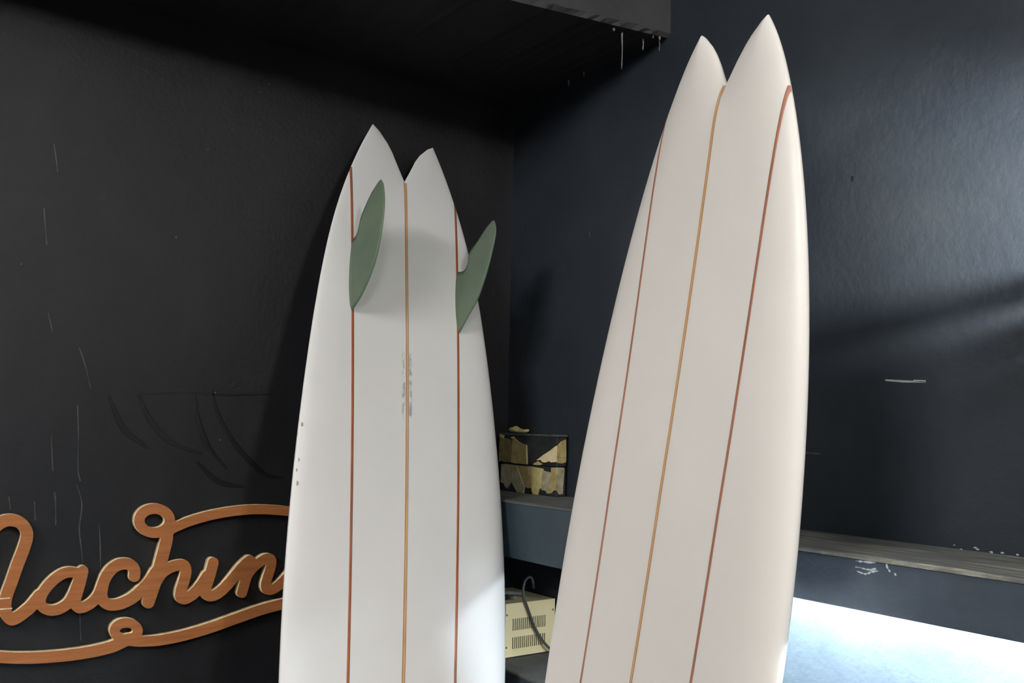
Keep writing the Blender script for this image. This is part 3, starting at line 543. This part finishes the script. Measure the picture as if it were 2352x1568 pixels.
def fin(outline, x, cant, parent, zbase):
    a_, b_ = outline[6], outline[7]
    tip = ((a_[0] + b_[0]) / 2 - 0.0035, (a_[1] + b_[1]) / 2 + 0.002)
    lead = outline[:7] + [tip]; trail = outline[7:][::-1] + [tip]
    def res(P, n):
        P = [Vector((a, b, 0)) for a, b in P]; P = catmull(P, 6)
        L = [0]
        for a, b in zip(P[:-1], P[1:]): L.append(L[-1] + (b - a).length)
        out = []
        for t in np.linspace(0, L[-1], n):
            i = max(0, min(len(L) - 2, int(np.searchsorted(L, t)) - 1))
            f = (t - L[i]) / max(1e-9, L[i + 1] - L[i]); out.append(P[i].lerp(P[i + 1], f))
        return out
    n, m = 22, 13
    A, B = res(lead, n), res(trail, n)
    V, F = [], []
    for side in (1, -1):
        for i in range(n):
            v = i / (n - 1)
            for j in range(m):
                t = j / (m - 1)
                c = A[i].lerp(B[i], t)
                th = 0.0052 * (1 - 0.55 * v) * math.sin(math.pi * t ** 0.75) ** 0.7 if 0 < t < 1 else 0.0
                if v < 0.14: th += 0.004 * (1 - v / 0.14) ** 2 * (math.sin(math.pi * t) ** 0.5 if 0 < t < 1 else 0)
                if i == n - 1: th = 0
                s, z = c.x, c.y
                V.append((x + side * th + z * math.tan(cant), -s, z - (0.006 if i == 0 else 0)))
    for q in range(2):
        for i in range(n - 1):
            for j in range(m - 1):
                b0 = q * n * m
                f = (b0 + i * m + j, b0 + i * m + j + 1, b0 + (i + 1) * m + j + 1, b0 + (i + 1) * m + j)
                F.append(f if q else f[::-1])
    bm = bmesh.new(); vs = [bm.verts.new(v) for v in V]
    for f in F: bm.faces.new([vs[i] for i in f])
    bmesh.ops.remove_doubles(bm, verts=bm.verts, dist=2e-5)
    return from_bm('fin', bm, 'fin_resin', parent, True)
FIN_L = [(0.3712, 0.004), (0.3452, 0.0519), (0.3032, 0.0949), (0.2519, 0.1206), (0.1873, 0.1363), (0.1454, 0.1366), (0.1154, 0.1282), (0.1071, 0.1126), (0.1218, 0.0807), (0.1416, 0.0555), (0.1597, 0.0375), (0.1779, 0.0304), (0.1942, 0.0195), (0.1972, 0.0029)]
FIN_R = [(0.3646, -0.001), (0.3298, 0.0361), (0.2985, 0.0698), (0.2547, 0.0984), (0.2038, 0.1232), (0.1552, 0.1408), (0.1287, 0.1399), (0.1176, 0.1307), (0.1288, 0.1068), (0.1499, 0.0762), (0.1675, 0.0499), (0.193, 0.0425), (0.2066, 0.0283), (0.2, 0.006)]
o = fin(FIN_L, -.13925, 0.0, root_l, 0); o['label'] = 'dark green translucent fin'
o = fin(FIN_R, .13925, math.radians(6), root_l, 0); o['label'] = 'dark green translucent fin'
# dings on the left rail
random.seed(11)
for s, d in ((.63, .004), (.70, .006), (.72, .004), (.745, .007)):
    x = -float(bl.W(s)) + d; zz = float(bl.z(np.array([x]), np.array([s]))[0])
    blob('ding', (0, 0), random.uniform(.002, .0035), lambda a, b, h, x=x, s=s, zz=zz: (x + a * 0.5, -s + b * 1.6, zz + .0006 + h * .4 + a * 1.0), .0006, 'ding_brown', root_l)

# board on the right: deck out, no fins
br = Board([.01853, .08919, .13478, .18084, .22840, .26865, .28932, .2790, .24], (.0792, -.09282),
           [(0, 0), (.0125, -.020), (.021, -.034), (.0318, -.049), (.0365, -.0556), (.0495, -.070), (.069, -.0868), (.0792, -.09282)],
           2.10, .02547, .0, .018, .012, -.01859, .0304, (.14584, -.00474))
root_r = empty('surfboard', (0, 0, 0), 'tall off-white surfboard without fins, leaning in front of the scuffed shelf', 'surfboard', 'twin-tail surfboards')
place(root_r, (-.15556, -.97300, -.17051), (-.00333, -.17210, .98507), (-.98782, .15380, .02354), (-.31012, -1.01141, .54014))
br.body('foam_warm', root_r)
c0 = br.strip('stringer', 0, 0, .0030, .0004, 'basswood', root_r, 0.001); c0['label'] = 'pale wooden centre stringer'
for off in (-.0024, .0024): br.strip('glue_line', 0, off, .0006, .0007, 'glue_line', c0, 0.001)
for k in (-1, 1):
    o = br.strip('stringer', k, 0, .0026, .0004, 'redwood_dull', root_r, starts(br, k, -0.03)); o['label'] = 'reddish wooden side stringer'

# ------------------------------------------------------------------ wooden script sign on the left wall
sign = empty('wall_sign', (-0.9, 0, 1.0), 'wooden cut-out script sign with orange-brown face on the charcoal wall', 'sign')
def cutout(name, loops, y0, y1, parent):
    cu = bpy.data.curves.new(name + '_outline', 'CURVE'); cu.dimensions = '2D'; cu.fill_mode = 'BOTH'
    cu.extrude = (y1 - y0) / 2; cu.bevel_depth = 0.0
    for L in loops:
        sp = cu.splines.new('POLY'); sp.points.add(len(L) - 1); sp.use_cyclic_u = True
        for p, (a, b) in zip(sp.points, L): p.co = (a / 1e4 + 0.9, b / 1e4 + EYE - 1.0, 0, 1)
    tmp = bpy.data.objects.new('tmp', cu); COL.objects.link(tmp)
    dg = bpy.context.evaluated_depsgraph_get()
    me = bpy.data.meshes.new_from_object(tmp.evaluated_get(dg))
    bpy.data.objects.remove(tmp, do_unlink=True); bpy.data.curves.remove(cu)
    me.name = name
    for v in me.vertices:
        x, z, d = v.co
        v.co = (x, -(y0 + y1) / 2 - d, z)
    bm = bmesh.new(); bm.from_mesh(me); bmesh.ops.remove_doubles(bm, verts=bm.verts, dist=1e-5)
    bmesh.ops.recalc_face_normals(bm, faces=bm.faces); bm.to_mesh(me); bm.free()
    me.materials.clear(); me.materials.append(MATS['sign_face']); me.materials.append(MATS['sign_edge'])
    for p in me.polygons: p.material_index = 0 if abs(p.normal.y) > 0.7 else 1
    o = bpy.data.objects.new(name, me); COL.objects.link(o); o.parent = parent
    return o
cutout('lettering', SIGN['lettering'], 0.0, 0.019, sign)
cutout('flourish', SIGN['flourish'], 0.0, 0.019, sign)
for p in SEAMS:
    ribbon('glue_seam', p, [0.002, 0.003, 0.002], lambda a, b, h: (a + 0.9, -0.0188 - h, b - 1.0), 0.0008, 'sign_edge', sign)

# ------------------------------------------------------------------ tape-covered blocks on the shelf
TAPES = ['tape_grey', 'tape_olive', 'tape_ochre', 'tape_yellow', 'tape_cream']
def block(name, z0, z1, y0, y1, tapes, ends, label, lid):
    b = empty(name, (-0.02, (y0 + y1) / 2, z0), label, 'block', 'taped blocks on the shelf')
    L = lambda v: (v[0] + 0.02, v[1] - (y0 + y1) / 2, v[2] - z0)
    box('body', L((-0.037, y1, z0)), L((-0.009, y0, z1)), 'block_black', b, 0.003)
    if lid: box('lid', L((-0.039, y1 - 0.003, z1 - 0.003)), L((-0.008, y0, z1 + 0.002)), 'block_lid', b, 0.0015)
    for i, (poly, col) in enumerate(tapes):
        t3 = lambda a, c, h: L((-0.0368 - h, a, c))
        poly = [(max(y1, min(y0, a)), max(z0 + 0.0005, min(z1 - 0.0003, c))) for a, c in poly]
        th = 0.0022 + 0.0011 * (i % 3)
        prism('tape_strip', poly, t3, 0.0, th, TAPES[col], b)
    for i, (poly, col) in enumerate(ends):
        t3 = lambda a, c, h: L((a, y1 + 0.0002 - h, c))
        poly = [(max(-.0375, min(-.003, a)), max(z0 + 0.0005, min(z1 - 0.0003, c))) for a, c in poly]
        prism('tape_strip', poly, t3, 0.0, 0.0022 + .001 * i, TAPES[col], b)
    return b
bz = 1.55 - 0.0955
YB = -0.2555
block('taped_block', ZA, bz - 0.001, -0.03, YB, TAPE_LOW, TAPE_LOW_END, 'lower of two stacked blocks, fully wrapped in ragged yellowed tape', False)
ub = block('taped_block', bz, 1.55 - 0.0225, -0.02, YB - 0.0005, TAPE_UP, TAPE_UP_END, 'upper of two stacked blocks, black with torn yellow tape patches', True)
crumb = empty('foam_crumb', (-0.02, -0.077, 1.55 - 0.0205), 'small pale lump lying on top of the upper taped block', 'lump')
random.seed(5)
bm = bmesh.new(); bmesh.ops.create_icosphere(bm, subdivisions=3, radius=1)
for v in bm.verts:
    k = 1 + 0.18 * math.sin(5 * v.co.x + 2) * math.cos(4 * v.co.y) + random.uniform(-.05, .05)
    v.co = Vector((v.co.x * .014 * k, v.co.y * .033 * k, max(-0.0, (v.co.z * .5 + .45) * .015 * k * (1 + .3 * math.sin(v.co.y * 4)))))
from_bm('lump', bm, 'tape_yellow', crumb, True)

# ------------------------------------------------------------------ cream metal box with vents on the lower shelf
BX0, BX1, BY, BZ0, BZ1 = -0.1475, -0.006, -0.2165, 1.55 - 0.527, 1.55 - 0.4085
cb = empty('metal_box', ((BX0 + BX1) / 2, BY, 1.55 - 0.53), 'cream metal instrument box with two rows of vent slots', 'box')
oc = Vector(cb.location)
def LB(x, y, z): return (x - oc.x, y - oc.y, z - oc.z)
# shell: five sides, open to the front
t = 0.0012
def cbox(name, lo, hi, mat, bev=0.0): return box(name, LB(*lo), LB(*hi), mat, cb, bev)
cbox('top_panel', (BX0, BY, BZ1 - t), (BX1, -0.045, BZ1), 'cream_metal')
cbox('base_panel', (BX0, BY, BZ0), (BX1, -0.045, BZ0 + t), 'cream_metal')
cbox('side_panel', (BX0, BY, BZ0 + t), (BX0 + t, -0.045, BZ1 - t), 'cream_metal')
cbox('side_panel', (BX1 - t, BY, BZ0 + t), (BX1, -0.045, BZ1 - t), 'cream_metal')
cbox('back_panel', (BX0 + t, -0.047, BZ0 + t), (BX1 - t, -0.045, BZ1 - t), 'cream_metal')
cbox('inner_plate', (BX0 + t, BY + 0.012, BZ0 + t), (BX1 - t, BY + 0.014, BZ1 - t), 'slot_dark')
NSL = 17
sx0, sx1 = -0.1265, -0.0345
pitch_s = (sx1 - sx0) / (NSL - 1)
xb = [BX0 - .0008]
for k in range(NSL): xb += [sx0 + k * pitch_s - 0.0013, sx0 + k * pitch_s + 0.0013]
xb.append(BX1 + .0008)
zb = [BZ0 - .0006, 1.55 - .5105, 1.55 - .4845, 1.55 - .4695, 1.55 - .4430, BZ1 + .0006]
V, F = [], []
for lay in (0, 1):
    for z in zb:
        for x in xb: V.append(LB(x, BY - 0.0015 + lay * 0.0015, z))
nx, nz = len(xb), len(zb)
solid = lambda i, j: 0 <= i < nx - 1 and 0 <= j < nz - 1 and not (i % 2 == 1 and j % 2 == 1)
for j in range(nz - 1):
    for i in range(nx - 1):
        if not solid(i, j): continue
        a = j * nx + i; q = nx * nz
        F.append((a, a + 1, a + nx + 1, a + nx)); F.append((q + a, q + a + nx, q + a + nx + 1, q + a + 1))
        if not solid(i - 1, j): F.append((a, a + nx, q + a + nx, q + a))
        if not solid(i + 1, j): F.append((a + 1, q + a + 1, q + a + nx + 1, a + nx + 1))
        if not solid(i, j - 1): F.append((a, q + a, q + a + 1, a + 1))
        if not solid(i, j + 1): F.append((a + nx, a + nx + 1, q + a + nx + 1, q + a + nx))
mesh('vent_panel', V, F, 'cream_metal', cb)
for (x, z) in ((-0.1445, 1.55 - .433), (-0.0110, 1.55 - .433), (-0.1445, 1.55 - .5055), (-0.0110, 1.55 - .5055)):
    bm = bmesh.new()
    bmesh.ops.create_cone(bm, cap_ends=True, segments=14, radius1=.0026, radius2=.0018, depth=.0018, matrix=Matrix.Rotation(math.pi / 2, 4, 'X'))
    bmesh.ops.translate(bm, verts=bm.verts, vec=LB(x, BY - .0023, z))
    from_bm('screw', bm, 'screw_metal', cb, True)
for (x, y) in ((-0.135, -0.205), (-0.02, -0.205), (-0.135, -0.06), (-0.02, -0.06)):
    bm = bmesh.new()
    bmesh.ops.create_cone(bm, cap_ends=True, segments=12, radius1=.005, radius2=.006, depth=.003)
    bmesh.ops.translate(bm, verts=bm.verts, vec=LB(x, y, BZ0 - .0015))
    from_bm('foot', bm, 'plug_black', cb, True)

# cable looped over the front of the box
CP = [(-0.002, -0.128, -0.395), (-0.03, -0.166, -0.388), (-0.0665, -0.212, -0.3705), (-0.0735, -0.216, -0.357), (-0.0866, -0.222, -0.3512), (-0.0992, -0.224, -0.3580), (-0.1045, -0.225, -0.3745), (-0.1035, -0.225, -0.3945), (-0.0966, -0.2255, -0.410), (-0.0860, -0.2255, -0.4335), (-0.0735, -0.2265, -0.4610), (-0.0562, -0.229, -0.4890), (-0.0385, -0.234, -0.5110), (-0.0225, -0.242, -0.5240), (-0.010, -0.258, -0.5268), (-0.012, -0.33, -0.5268), (-0.012, -0.42, -0.5268)]
cable = tube('power_cable', [tuple(v) for v in catmull([(x, y, z + EYE) for x, y, z in CP], 6)], 0.0031, 'cable_grey', None, 10)
tag(cable, 'thin dark grey cable looping over the front of the cream box', 'cable')
plug = empty('power_plug', (-0.128, -0.165, BZ1), 'black plug on a dusty grey cord lying on the cream box top', 'plug')
tube('cord', [tuple(v) for v in catmull([(-.006, .055, .0095), (.012, .035, .0095), (.035, .022, .0095), (.058, .010, .008), (.075, .004, .0055)], 6)], .0048, 'cable_dust', plug, 10)
bm = bmesh.new(); bmesh.ops.create_cube(bm, size=1)
for v in bm.verts: v.co = Vector((v.co.x * .034, v.co.y * .02, (v.co.z + .5) * .012)); v.co.y -= v.co.x * .35
bmesh.ops.bevel(bm, geom=list(bm.edges), offset=.003, segments=2, affect='EDGES')
from_bm('plug_body', bm, 'plug_black', plug, True)
box('plug_end', (.018, -.018, .0), (.034, -.004, .009), 'cable_dust', plug, .002)

# ------------------------------------------------------------------ ceiling lamps behind the camera
def batten(x, y, rz, label, tmat='tube_ceiling'):
    b = empty('ceiling_lamp', (x, y, CEIL), label, 'lamp', 'tube lamps on the ceiling')
    b.rotation_euler.z = rz
    box('housing', (-.62, -.06, -.045), (.62, .06, 0.0), 'lamp_white', b, .004)
    for dy in (-.035, .035):
        tube('light_tube', [(-.59, dy, -.075), (.59, dy, -.075)], .013, tmat, b, 12)
    for sx in (-.605, .605): box('end_cap', (sx - .014, -.055, -.095), (sx + .014, .055, -.045), 'lamp_white', b, .003)
    return b
batten(-0.7, -3.1, math.pi / 2 + 0.05, 'twin tube ceiling lamp nearest the right wall')
batten(-2.3, -3.3, math.pi / 2 - 0.2, 'twin tube ceiling lamp in the middle behind the camera', 'tube_ceiling_mid')
batten(-3.4, -1.7, math.pi / 2, 'twin tube ceiling lamp nearest the side wall', 'tube_ceiling_new')

# side lamp on the right wall, right of the view, and the rack arms added to cast shadow streaks from it
sl = empty('wall_lamp', (0, -1.80, EYE + 0.29), 'small black wall lamp aimed along the right wall', 'lamp')
box('wall_plate', (-.012, -.04, -.05), (-.0005, .04, .05), 'lamp_black', sl, .002)
tube('lamp_arm', [(-.006, 0, 0), (-.12, 0, .0), (-.25, 0, .0)], .007, 'lamp_black', sl, 10)
prof = [(.022, -.05), (.03, -.03), (.038, .0), (.046, .04)]
V, F = [], []
for r_, d in prof:
    for k in range(20):
        a = 2 * math.pi * k / 20; V.append((r_ * math.cos(a), r_ * math.sin(a), -d))
for i in range(3):
    for k in range(20): F.append((i * 20 + k, i * 20 + (k + 1) % 20, (i + 1) * 20 + (k + 1) % 20, (i + 1) * 20 + k))
F.append(tuple(range(20)))
shade = mesh('lamp_shade', V, F, 'lamp_black', sl, True)
sd = bpy.data.lights.new('lamp_bulb', 'SPOT'); sd.energy = SPOT_POWER; sd.spot_size = math.radians(54); sd.spot_blend = 0.8; sd.shadow_soft_size = 0.035
sd.color = (1.0, 0.98, 0.92)
so = bpy.data.objects.new('lamp_bulb', sd); COL.objects.link(so); so.parent = sl
so.location = (-.25, .045, 0)
d = Vector((.25, .40, .05))
so.rotation_euler = d.to_track_quat('-Z', 'Y').to_euler()
shade.rotation_euler = so.rotation_euler; shade.location = so.location
for (y, z, r_, ln) in ((-1.45, .238, .016, .24), (-1.45, .188, .019, .24)):
    a = empty('blocker_arm', (0, y, EYE + z), 'wooden rack arm added to shape the light of the small wall lamp, ' + ('upper one' if z > .2 else 'lower one'), 'blocker', 'rack arms added on the right wall')
    tube('dowel', [(-.0005, 0, 0), (-ln, 0, 0)], r_, 'blocker_wood', a, 14)
    box('arm_plate', (-.012, -.022, -.022), (-.0005, .022, .022), 'blocker_wood', a, .003)
